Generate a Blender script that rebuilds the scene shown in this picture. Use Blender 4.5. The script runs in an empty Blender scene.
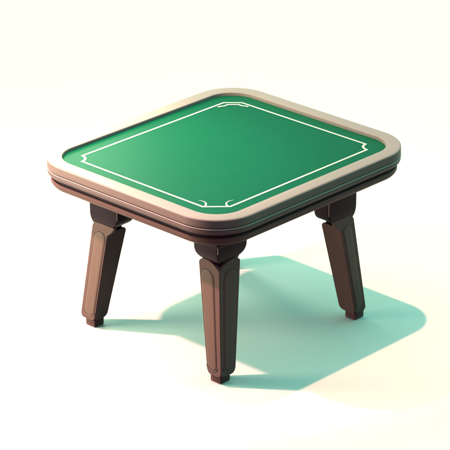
import bpy, bmesh, math
from mathutils import Vector

S = 0.4           # metres per design unit (the table top is two units wide)
H = 1.454         # height of the table top in design units
HX, HY, CR = 1.0, 1.127, 0.35     # half sizes and corner radius of the top
sc = bpy.context.scene
COL = sc.collection

# ------------------------------------------------------------------ materials
def lin(r, g, b):
    f = lambda c: (c/255/12.92) if c/255 <= .04045 else ((c/255+.055)/1.055)**2.4
    return (f(r), f(g), f(b), 1)

def mat(name, col, rough=.5, spec=.5, noise=.06, scale=(3, 3, 3), bump=0.0, bscale=60, coat=0.0, sheen=0.0, stint=(1, 1, 1, 1)):
    m = bpy.data.materials.new(name); m.use_nodes = True
    nt = m.node_tree; N = nt.nodes; Lk = nt.links
    b = N['Principled BSDF']
    b.inputs['Roughness'].default_value = rough
    b.inputs['Specular IOR Level'].default_value = spec
    b.inputs['Coat Weight'].default_value = coat
    b.inputs['Sheen Weight'].default_value = sheen
    b.inputs['Sheen Tint'].default_value = stint
    b.inputs['Sheen Roughness'].default_value = .5
    tc = N.new('ShaderNodeTexCoord'); mp = N.new('ShaderNodeMapping')
    mp.inputs['Scale'].default_value = scale
    Lk.new(tc.outputs['Object'], mp.inputs['Vector'])
    n = N.new('ShaderNodeTexNoise'); n.inputs['Scale'].default_value = 6
    n.inputs['Detail'].default_value = 6
    Lk.new(mp.outputs[0], n.inputs['Vector'])
    mx = N.new('ShaderNodeMix'); mx.data_type = 'RGBA'
    c = col
    mx.inputs[6].default_value = (c[0]*(1-noise), c[1]*(1-noise), c[2]*(1-noise), 1)
    mx.inputs[7].default_value = (min(1, c[0]*(1+noise)), min(1, c[1]*(1+noise)), min(1, c[2]*(1+noise)), 1)
    Lk.new(n.outputs['Fac'], mx.inputs[0])
    Lk.new(mx.outputs[2], b.inputs['Base Color'])
    if bump:
        n2 = N.new('ShaderNodeTexNoise'); n2.inputs['Scale'].default_value = bscale
        n2.inputs['Detail'].default_value = 4
        Lk.new(mp.outputs[0], n2.inputs['Vector'])
        bp = N.new('ShaderNodeBump'); bp.inputs['Strength'].default_value = bump
        bp.inputs['Distance'].default_value = .0008
        Lk.new(n2.outputs['Fac'], bp.inputs['Height']); Lk.new(bp.outputs[0], b.inputs['Normal'])
    return m

def tint(m, c):
    m.node_tree.nodes['Principled BSDF'].inputs['Specular Tint'].default_value = c
    return m

M = {
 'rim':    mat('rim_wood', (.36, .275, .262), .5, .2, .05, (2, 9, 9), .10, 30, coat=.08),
 'edge':   mat('edge_shaded_wood', (.285, .185, .162), .5, .10, .06, (2, 2, 12), .12, 30),
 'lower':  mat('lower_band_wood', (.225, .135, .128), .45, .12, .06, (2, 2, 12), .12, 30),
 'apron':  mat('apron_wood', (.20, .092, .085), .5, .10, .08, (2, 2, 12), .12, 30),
 'recess_shade': mat('recess_shade_paint', (.05, .022, .034), .6, .1, .08),
 'leg':    mat('leg_wood', (.235, .124, .108), .55, .12, .07, (9, 9, 1.2), .12, 30),
 'panel':  mat('leg_panel_wood', (.265, .152, .122), .5, .12, .06, (9, 9, 1.2), .12, 30),
 'groove_shade':   mat('groove_shade_paint', (.075, .034, .040), .5, .2, .05),
 'glint':   mat('highlight_strip_paint', (.50, .38, .35), .3, .5, .04),
 'panel_glint':  mat('panel_highlight_paint', (.38, .25, .22), .4, .3, .04),
 'corner_glint':  mat('corner_highlight_paint', (.13, .06, .055), .4, .3, .04),
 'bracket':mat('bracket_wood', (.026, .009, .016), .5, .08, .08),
 'felt':   tint(mat('green_felt', (.0005, .094, .042), .48, .16, .05, (4, 4, 4), .25, 160), (.42, 1, .62, 1)),
 'line':   mat('border_line_paint', (.66, .68, .58), .6, .2, .02),
 'floor':  mat('floor_paper', (.90, .90, .84), .95, .0, .004, (.5, .5, .5)),
}

# ------------------------------------------------------------------ mesh helpers
def lerp(a, b, t): return a+(b-a)*t
def W(x, y, z):            # design units -> metres, top surface at z = 0
    return Vector((x*S, y*S, (z+H)*S))

def link(name, bm, m, parent=None, smooth=True, bevel=0.0, seg=2, angle=30):
    bmesh.ops.remove_doubles(bm, verts=bm.verts, dist=1e-6)
    bmesh.ops.recalc_face_normals(bm, faces=bm.faces)
    me = bpy.data.meshes.new(name); bm.to_mesh(me); bm.free()
    me.materials.append(m)
    for p in me.polygons: p.use_smooth = smooth
    o = bpy.data.objects.new(name, me); COL.objects.link(o)
    if parent: o.parent = parent
    if bevel:
        b = o.modifiers.new('bevel', 'BEVEL'); b.width = bevel*S; b.segments = seg
        b.limit_method = 'ANGLE'; b.angle_limit = math.radians(angle)
        b.harden_normals = False
    if smooth:
        me.set_sharp_from_angle(angle=math.radians(35))
    return o

def rrect(hx, hy, r, z, n=14, cx=0, cy=0):
    r = max(r, .0005)
    pts = []
    for k, (sx, sy) in enumerate([(1, 1), (-1, 1), (-1, -1), (1, -1)]):
        for i in range(n+1):
            a = math.pi/2*(k + i/n)
            pts.append(W(cx+sx*(hx-r)+r*math.cos(a), cy+sy*(hy-r)+r*math.sin(a), z))
    return pts

def loft(bm, rings, close_first=False, close_last=False, closed=False):
    vs = [[bm.verts.new(p) for p in r] for r in rings]
    n = len(vs[0])
    idx = list(range(len(vs)))
    pairs = list(zip(idx, idx[1:])) + ([(idx[-1], 0)] if closed else [])
    for a, b in pairs:
        for i in range(n):
            j = (i+1) % n
            bm.faces.new((vs[a][i], vs[a][j], vs[b][j], vs[b][i]))
    if close_first: bm.faces.new(vs[0])
    if close_last: bm.faces.new(vs[-1])

def arc(c, r, a0, a1, n=6):
    return [(c[0]+r*math.cos(math.radians(a0+(a1-a0)*i/n)), c[1]+r*math.sin(math.radians(a0+(a1-a0)*i/n))) for i in range(n+1)]

def profile(pts, **k):     # pts = (inset from the outer outline, z)
    bm = bmesh.new()
    loft(bm, [rrect(HX-i, HY-i, CR-i, z, 20) for i, z in pts], **k)
    return bm

# ------------------------------------------------------------------ setting
bm = bmesh.new()
F = 14
for a in range(1):
    vs = [bm.verts.new((x, y, 0)) for x, y in ((-F, -F), (F, -F), (F, F), (-F, F))]
    bm.faces.new(vs)
floor = link('floor', bm, M['floor'], None, smooth=False)
floor['kind'] = 'structure'

# ------------------------------------------------------------------ the table
table = bpy.data.objects.new('card_table', None); COL.objects.link(table)
table.empty_display_size = .1
table['label'] = 'brown wooden card table with rounded corners and green felt top standing on cream floor'
table['category'] = 'table'

# rim: broad pale frame round the felt, with a rounded outer shoulder
rim_pts = [(.118, -.034), (.116, -.008)] + [(.108+.008*math.cos(math.radians(a)), -.008+.008*math.sin(math.radians(a))) for a in (30, 60, 90)] \
        + [(.07, 0), (.03, 0)] + [(.013*(1-math.sin(math.radians(a))), -.011+.011*math.cos(math.radians(a))) for a in (0, 15, 30, 45, 60, 75, 90)] \
        + [(.0, -.0125), (.02, -.013), (.09, -.0345)]
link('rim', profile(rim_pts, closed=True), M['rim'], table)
# side of the top slab: same wood as the rim, shade put into its colour
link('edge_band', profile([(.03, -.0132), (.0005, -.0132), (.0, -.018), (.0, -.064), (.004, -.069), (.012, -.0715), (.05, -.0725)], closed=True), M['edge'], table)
# second layer, under a pale strip that paints the highlight along the groove
link('highlight_strip', profile([(.05, -.0735), (.004, -.0738), (-.001, -.0755), (-.0025, -.0785), (-.001, -.0815), (.004, -.0830), (.05, -.0832)], closed=True), M['glint'], table)
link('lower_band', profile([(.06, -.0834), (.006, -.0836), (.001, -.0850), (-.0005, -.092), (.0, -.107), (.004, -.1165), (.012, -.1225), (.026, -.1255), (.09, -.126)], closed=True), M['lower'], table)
link('shade_painted_recess', profile([(.03, -.071), (.035, -.124), (.045, -.127), (.045, -.158), (.09, -.164)], close_last=True, close_first=True), M['recess_shade'], table)  # dark colour stands in for the shade inside the gap
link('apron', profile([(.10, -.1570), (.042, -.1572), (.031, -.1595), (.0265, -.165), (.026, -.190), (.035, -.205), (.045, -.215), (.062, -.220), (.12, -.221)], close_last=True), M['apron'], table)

# felt
bm = bmesh.new()
loft(bm, [rrect(HX-.12, HY-.12, CR-.12, -.028, 20), rrect(.5, .6, .1, -.028, 20)], close_last=True)
felt = link('felt', bm, M['felt'], table, smooth=False)

# painted border line on the felt: one ribbon following the frame and its corner ornaments
ZL = -.0262
def ribbon(bm, pts, w=.022, closed=False, taper=False, z=ZL):
    n = len(pts); L, R = [], []
    P = [Vector(p) for p in pts]
    for i in range(n):
        a = P[(i-1) % n] if (closed or i > 0) else P[i]
        c = P[(i+1) % n] if (closed or i < n-1) else P[i]
        d1 = (P[i]-a); d2 = (c-P[i])
        d1 = d1.normalized() if d1.length > 1e-9 else d2.normalized()
        d2 = d2.normalized() if d2.length > 1e-9 else d1
        t = (d1+d2).normalized() if (d1+d2).length > 1e-6 else d1
        nrm = Vector((-t.y, t.x))
        k = 1/max(.5, nrm.dot(Vector((-d1.y, d1.x))))
        ww = w/2*k
        if taper:
            u = i/(n-1); ww *= max(.15, math.sin(math.pi*min(1, max(0, u)))**.5) if taper == 2 else max(.2, 1-u**2*.85)
        L.append(bm.verts.new(W(*(P[i]+nrm*ww), z))); R.append(bm.verts.new(W(*(P[i]-nrm*ww), z)))
    for i in range(n if closed else n-1):
        j = (i+1) % n
        bm.faces.new((L[i], L[j], R[j], R[i]))

def bez(p0, p1, p2, p3, n=10):
    out = []
    for i in range(n+1):
        t = i/n; a = (1-t)**3; b = 3*t*(1-t)**2; c = 3*t*t*(1-t); d = t**3
        out.append((a*p0[0]+b*p1[0]+c*p2[0]+d*p3[0], a*p0[1]+b*p1[1]+c*p2[1]+d*p3[1]))
    return out
LX, LY = .749, .876
bm = bmesh.new()
# left corner (-x,-y) and right corner (+x,+y): notch with a small scoop; front and back: straight cut
loop = []
def scoop(cx, cy, r, a0, a1, n=7):
    return [(cx+r*math.cos(math.radians(lerp(a0, a1, i/n))), cy+r*math.sin(math.radians(lerp(a0, a1, i/n)))) for i in range(n+1)]
loop += scoop(-LX, -LY, .082, 90, 0)
loop += [(.605, -LY), (LX, -.735)]
loop += scoop(LX, LY, .082, 270, 180)
loop += [(-.640, LY), (-LX, .775)]
ribbon(bm, loop, .019, closed=True)
bmesh.ops.recalc_face_normals(bm, faces=bm.faces)
# front curls
c1 = bez((.617, -.866), (.600, -.825), (.560, -.785), (.505, -.812), 12)
c2 = bez((.738, -.747), (.700, -.735), (.655, -.700), (.684, -.632), 12)
ribbon(bm, c1, .015, taper=1, z=ZL+.0012); ribbon(bm, c2, .015, taper=1, z=ZL+.0012)
# back inner strand with wings
c3 = [(-.712, .668), (-.706, .700), (-.692, .720), (-.692, .765), (-.628, .824), (-.588, .824), (-.570, .836), (-.540, .842)]
ribbon(bm, c3, .018, z=ZL+.0012)
ln = link('border_line', bm, M['line'], felt, smooth=False)
ln['label'] = 'cream border line with ornamental corners painted on the green felt'

# ------------------------------------------------------------------ legs
def make_leg(Nt, zt, Nb, wt, wb, foot, fs, boards, br):
    """Nt/Nb: near corner (+x,-y) at the top (z=zt) and bottom (z=-1.385); wt/wb: widths along x and y there."""
    zb = -1.385
    def near(z):
        t = (z-zb)/(zt-zb); return lerp(Nb[0], Nt[0], t), lerp(Nb[1], Nt[1], t)
    def wid(z):
        t = (z-zb)/(zt-zb); return lerp(wb[0], wt[0], t), lerp(wb[1], wt[1], t)
    def ring(z, off, r=.012):
        nx, ny = near(z); wx, wy = wid(z)
        return rrect(wx/2-off, wy/2-off, r, z, 4, nx-wx/2, ny+wy/2)
    bm = bmesh.new()
    zu = zt+(.026 if zt < -.55 else 0)
    rings = [ring(zu-.012, .03), ring(zu-.014, .014), ring(zu-.022, .009), ring(zt-.05, .009)]
    for k in range(1, 9): rings.append(ring(lerp(zt-.05, zb+.03, k/8), .009))
    rings += [ring(zb+.016, .010), ring(zb+.006, .014), ring(zb, .024), ring(zb-.001, .04)]
    loft(bm, rings, close_first=True, close_last=True)
    # boards on the two faces turned to the camera side; each outline is (a, z), a measured from the near corner
    def board(face, top):
        def P(a, z, back):
            nx, ny = near(z)
            if face == 'y': return W(nx-a, ny+(.03 if back else -.001), z)
            return W(nx-(.03 if back else -.001), ny+a, z)
        k = 0 if face == 'y' else 1
        w0 = wid(zb)[k]
        out = [(.030, zb+.0), (.010, zb+.010), (0.0, zb+.035)]
        for i in range(1, 9): out.append((0, lerp(zb+.035, top[0][1]-.02, i/8)))
        out += top
        zl = top[-1][1]
        for i in range(0, 9):
            z = lerp(zl-.01, zb+.04, i/8); out.append((wid(z)[k], z))
        out += [(w0-.006, zb+.018), (w0-.022, zb+.004), (w0-.04, zb)]
        fv = [bm.verts.new(P(a, z, 0)) for a, z in out]; bv = [bm.verts.new(P(a, z, 1)) for a, z in out]
        bm.faces.new(fv); bm.faces.new(bv)
        n = len(out)
        for i in range(n): bm.faces.new((fv[i], fv[(i+1) % n], bv[(i+1) % n], bv[i]))
    for f, top in boards.items(): board(f, top)
    leg = link('leg', bm, M['leg'], table, smooth=False, bevel=.006, seg=3, angle=40)
    # foot
    fx, fy = foot
    bm = bmesh.new()
    h = fs/2; c = (fx-h, fy+h)
    loft(bm, [rrect(h+.006, h+.006, .008, -1.383, 3, *c), rrect(h+.004, h+.004, .008, -1.390, 3, *c), rrect(h+.001, h+.001, .006, -1.400, 3, *c), rrect(h, h, .005, -1.448, 3, *c), rrect(h-.005, h-.005, .005, -1.454, 3, *c)], True, True)
    link('foot', bm, M['apron'], leg)
    # bracket block that joins the leg to the apron
    x0, x1, y0, y1, zbk = br
    bm = bmesh.new()
    cx, cy, hx, hy = (x0+x1)/2, (y0+y1)/2, (x1-x0)/2, (y1-y0)/2
    nx, ny = near(zt); wx, wy = wt
    tx, ty, tw, th = nx-wx/2, ny+wy/2, wx/2-(.03 if zt > -.55 else .018), wy/2-(.03 if zt > -.55 else .018)
    R = [rrect(hx+.03, hy+.03, .02, -.2195, 5, cx, cy), rrect(hx+.03, hy+.03, .02, -.262, 5, cx, cy), rrect(hx+.015, hy+.015, .02, -.280, 5, cx, cy),
         rrect(hx, hy, .02, -.290, 5, cx, cy)]
    for z, q in ((zbk+.11, 0), (zbk+.095, .02), (zbk+.078, .07), (zbk+.060, .15), (zbk+.042, .28), (zbk+.025, .45), (zbk+.012, .64), (zbk+.003, .85), (zbk-.001, 1), (zt-.03, 1)):
        R.append(rrect(lerp(hx, tw, q), lerp(hy, th, q), .02, z, 5, lerp(cx, tx, q), lerp(cy, ty, q)))
    loft(bm, R, True, True)
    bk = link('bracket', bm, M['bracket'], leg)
    bm = bmesh.new()
    q = .0035
    loft(bm, [[W(x1-.004+u, y0+.004+v, z) for u, v in ((-q, -q), (q, -q), (q, q), (-q, q))] for z in (-.225, zbk+.11)], True, True)
    link('corner_highlight', bm, M['corner_glint'], bk)  # lighter strip painting the highlight on the bracket's edge
    # raised arch-topped panels: plate, groove shade painted round it, painted highlight bead at its foot
    def panel(face, a0f, a1f, ztop, name='panel', m='panel'):
        zbt = zb+.045
        def P(s, z, out):       # s: 0..1 over the width of the face
            nx, ny = near(z); k = 0 if face == 'y' else 1
            a = wid(z)[k]*s
            return W(nx-a, ny-out, z) if face == 'y' else W(nx+out, ny+a, z)
        w = wid(ztop)[0 if face == 'y' else 1]; r = (a1f-a0f)*w/2
        rs = (a1f-a0f)/2; mid = (a0f+a1f)/2
        o = []
        for i in range(13):
            t = math.pi*i/12; o.append((mid-rs*math.cos(t), ztop-r+r*math.sin(t)))
        for i in range(1, 10): o.append((a1f, lerp(ztop-r, zbt+r*.5, i/9)))
        for i in range(1, 10):
            t = math.pi*i/10; o.append((mid+rs*math.cos(t), zbt+r*.5-r*.5*math.sin(t)))
        for i in range(0, 9): o.append((a0f, lerp(zbt+r*.5, ztop-r, i/9)))
        def shr(p, k, kz):
            s, z = p
            zc = min(max(z, zbt+r*.5), ztop-r)
            return (mid+(s-mid)*(1-k), zc+(z-zc)*(1-kz))
        bm = bmesh.new()
        loft(bm, [[P(*p, .0005) for p in o], [P(*shr(p, .02, .02), .0035) for p in o], [P(*shr(p, .12, .12), .0060) for p in o], [P(*shr(p, .30, .30), .0063) for p in o]], close_last=True)
        link(name, bm, M[m], leg)
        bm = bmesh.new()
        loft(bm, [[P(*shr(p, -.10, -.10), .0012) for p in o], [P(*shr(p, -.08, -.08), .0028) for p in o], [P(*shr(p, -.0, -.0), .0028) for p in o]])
        link('panel_groove_shade', bm, M['groove_shade'], leg)
        bm = bmesh.new()
        bb = [p for p in o if p[1] < zbt+r*.56]
        bb.sort(key=lambda p: p[0])
        rr = []
        for p in bb:
            q1 = shr(p, -.19, -.25); q0 = shr(p, -.10, -.12)
            rr.append([P(*q0, .003), P(*q0, .0065), P(*q1, .0065), P(*q1, .0005)])
        loft(bm, rr, True, True)
        link('panel_highlight', bm, M['panel_glint'], leg)
    return leg, panel

def arch(w, dip, peak, far):      # symmetric-ish arched top with the dip at the near corner
    return [(0, dip), (.012, dip+(peak-dip)*.18), (w*.16, dip+(peak-dip)*.42), (w*.32, dip+(peak-dip)*.78), (w*.48, dip+(peak-dip)*.95), (w*.64, peak), (w*.82, peak-.004), (w*.93, peak-.014), (w*.99, far)]
def cheek(w, dip, peak):          # board that runs up past its own corner with an S curve
    return [(0, dip-.01), (-.006, dip+.015), (-.028, dip+.035), (-.046, dip+.055), (-.056, dip+.08), (-.060, peak), (w*.5, peak), (w*.86, peak-.003), (w*.95, peak-.014), (w, peak-.036)]
def flat(w, top):
    return [(0, top-.01), (.006, top), (w*.8, top), (w*.94, top-.008), (w, top-.030)]

# front leg
leg, panel = make_leg((.767, -.87), -.50, (.765, -.852), (.208, .222), (.142, .158), (.736, -.826), .104,
    dict(y=arch(.208, -.500, -.440, -.468), x=arch(.222, -.500, -.440, -.468)), (.545, .800, -.920, -.600, -.450))
panel('y', .30, .92, -.520); panel('x', .22, .86, -.520, m='leg')
# left leg
leg, panel = make_leg((-.415, -.870), -.58, (-.632, -.820), (.170, .205), (.155, .140), (-.650, -.798), .100,
    dict(y=cheek(.170, -.580, -.484), x=flat(.205, -.552)), (-.595, -.285, -.885, -.695, -.518))
panel('y', .10, .78, -.560)
# right leg
leg, panel = make_leg((.817, .430), -.58, (.768, .680), (.200, .162), (.165, .130), (.744, .706), .104,
    dict(y=flat(.200, -.552), x=cheek(.162, -.580, -.468)), (.670, .830, .270, .600, -.512))
panel('x', .14, .72, -.550)
# back leg, hidden behind the front one
leg, panel = make_leg((-.500, .600), -.50, (-.640, .700), (.205, .205), (.150, .150), (-.655, .715), .104,
    dict(y=arch(.205, -.500, -.440, -.468), x=arch(.205, -.500, -.440, -.468)), (-.76, -.47, .57, .86, -.450))

# ------------------------------------------------------------------ light
w = bpy.data.worlds.new('World'); sc.world = w; w.use_nodes = True
nt = w.node_tree; bg = nt.nodes['Background']
tc = nt.nodes.new('ShaderNodeTexCoord')
mr = nt.nodes.new('ShaderNodeMapRange'); mr.interpolation_type = 'SMOOTHSTEP'
mr.inputs['From Min'].default_value = .20; mr.inputs['From Max'].default_value = .70
d0 = nt.nodes.new('ShaderNodeVectorMath'); d0.operation = 'DOT_PRODUCT'; d0.inputs[1].default_value = (-.42, .42, 1)
nt.links.new(tc.outputs['Generated'], d0.inputs[0])
nt.links.new(d0.outputs['Value'], mr.inputs['Value'])
cr = nt.nodes.new('ShaderNodeValToRGB')
cr.color_ramp.elements[0].color = (.17, .05, .17, 1)
cr.color_ramp.elements[1].color = (.40, 1.07, .91, 1)
nt.links.new(mr.outputs[0], cr.inputs[0])
dp = nt.nodes.new('ShaderNodeVectorMath'); dp.operation = 'DOT_PRODUCT'; dp.inputs[1].default_value = (.55, .80, .22)
nt.links.new(tc.outputs['Generated'], dp.inputs[0])
m2 = nt.nodes.new('ShaderNodeMapRange'); m2.interpolation_type = 'SMOOTHSTEP'
m2.inputs['From Min'].default_value = .82; m2.inputs['From Max'].default_value = .98
nt.links.new(dp.outputs['Value'], m2.inputs['Value'])
mx = nt.nodes.new('ShaderNodeMix'); mx.data_type = 'RGBA'
nt.links.new(m2.outputs[0], mx.inputs[0]); nt.links.new(cr.outputs[0], mx.inputs[6]); mx.inputs[7].default_value = (.0, 1.5, 1.0, 1)
nt.links.new(mx.outputs[2], bg.inputs['Color'])
bg.inputs['Strength'].default_value = 1.0

def sun(name, disp, strength, col, ang):
    l = bpy.data.lights.new(name, 'SUN'); l.energy = strength; l.color = col; l.angle = math.radians(ang)
    o = bpy.data.objects.new(name, l); COL.objects.link(o)
    d = Vector((disp[0], disp[1], -1.35))
    o.rotation_euler = d.to_track_quat('-Z', 'Y').to_euler(); o.location = (-disp[0], -disp[1], 2.5)
    return o
sun('added_overhead', (.21, .10), 2.8, (1, .47, .38), 1.2)  # added second light, trims the table's shadow on the right
def spot(name, aim, disp, k, power, col, deg, blend, radius):
    l = bpy.data.lights.new(name, 'SPOT'); l.energy = power; l.color = col
    l.spot_size = math.radians(deg); l.spot_blend = blend; l.shadow_soft_size = radius
    o = bpy.data.objects.new(name, l); COL.objects.link(o)
    d = Vector((disp[0], disp[1], -1.35))
    o.location = W(*aim) - d*k*S; o.rotation_euler = d.to_track_quat('-Z', 'Y').to_euler()
spot('key_lamp', (-.1, -.4, -H), (.58, .70), 5, 500, (1, .50, .50), 27, .5, .05)

def area(name, loc, aim, power, col, size):
    l = bpy.data.lights.new(name, 'AREA'); l.energy = power; l.color = col; l.shape = 'DISK'; l.size = size
    o = bpy.data.objects.new(name, l); COL.objects.link(o)
    o.location = W(*loc); o.rotation_euler = (W(*aim)-W(*loc)).to_track_quat('-Z', 'Y').to_euler()
area('side_fill', (-2.4, -3.2, -.25), (0, 0, -.5), 23.0, (.90, 1, .74), .6)  # unseen fill, added to brighten the left-front faces

area('top_left_fill', (-1.30, -.70, 1.7), (-.3, -.15, 0), 11.5, (.90, 1, .60), .22)  # unseen fill, added so the felt fades from left to right
area('back_fill', (-3.3, 1.3, 1.4), (-.6, -.4, 0), 7.0, (.82, 1, .72), .45)  # unseen fill, added for a pale sheen on the felt's left

# ------------------------------------------------------------------ camera
cam = bpy.data.cameras.new('camera'); co = bpy.data.objects.new('camera', cam); COL.objects.link(co)
az, el, dist = math.radians(-46.5833), math.radians(23.5836), 19.5136
v = Vector((math.cos(el)*math.cos(az), math.cos(el)*math.sin(az), math.sin(el)))*dist
T = W(0, 0, -.631)
co.location = T + v*S
co.rotation_euler = (-v).to_track_quat('-Z', 'Y').to_euler()
cam.sensor_width = 36; cam.lens = 2515.37/450*36
cam.clip_start = .1; cam.clip_end = 200
sc.camera = co

sc.view_settings.view_transform = 'Standard'; sc.view_settings.look = 'None'
sc.view_settings.exposure = 0; sc.view_settings.gamma = 1
sc.cycles.diffuse_bounces = 0
sc.cycles.max_bounces = 4
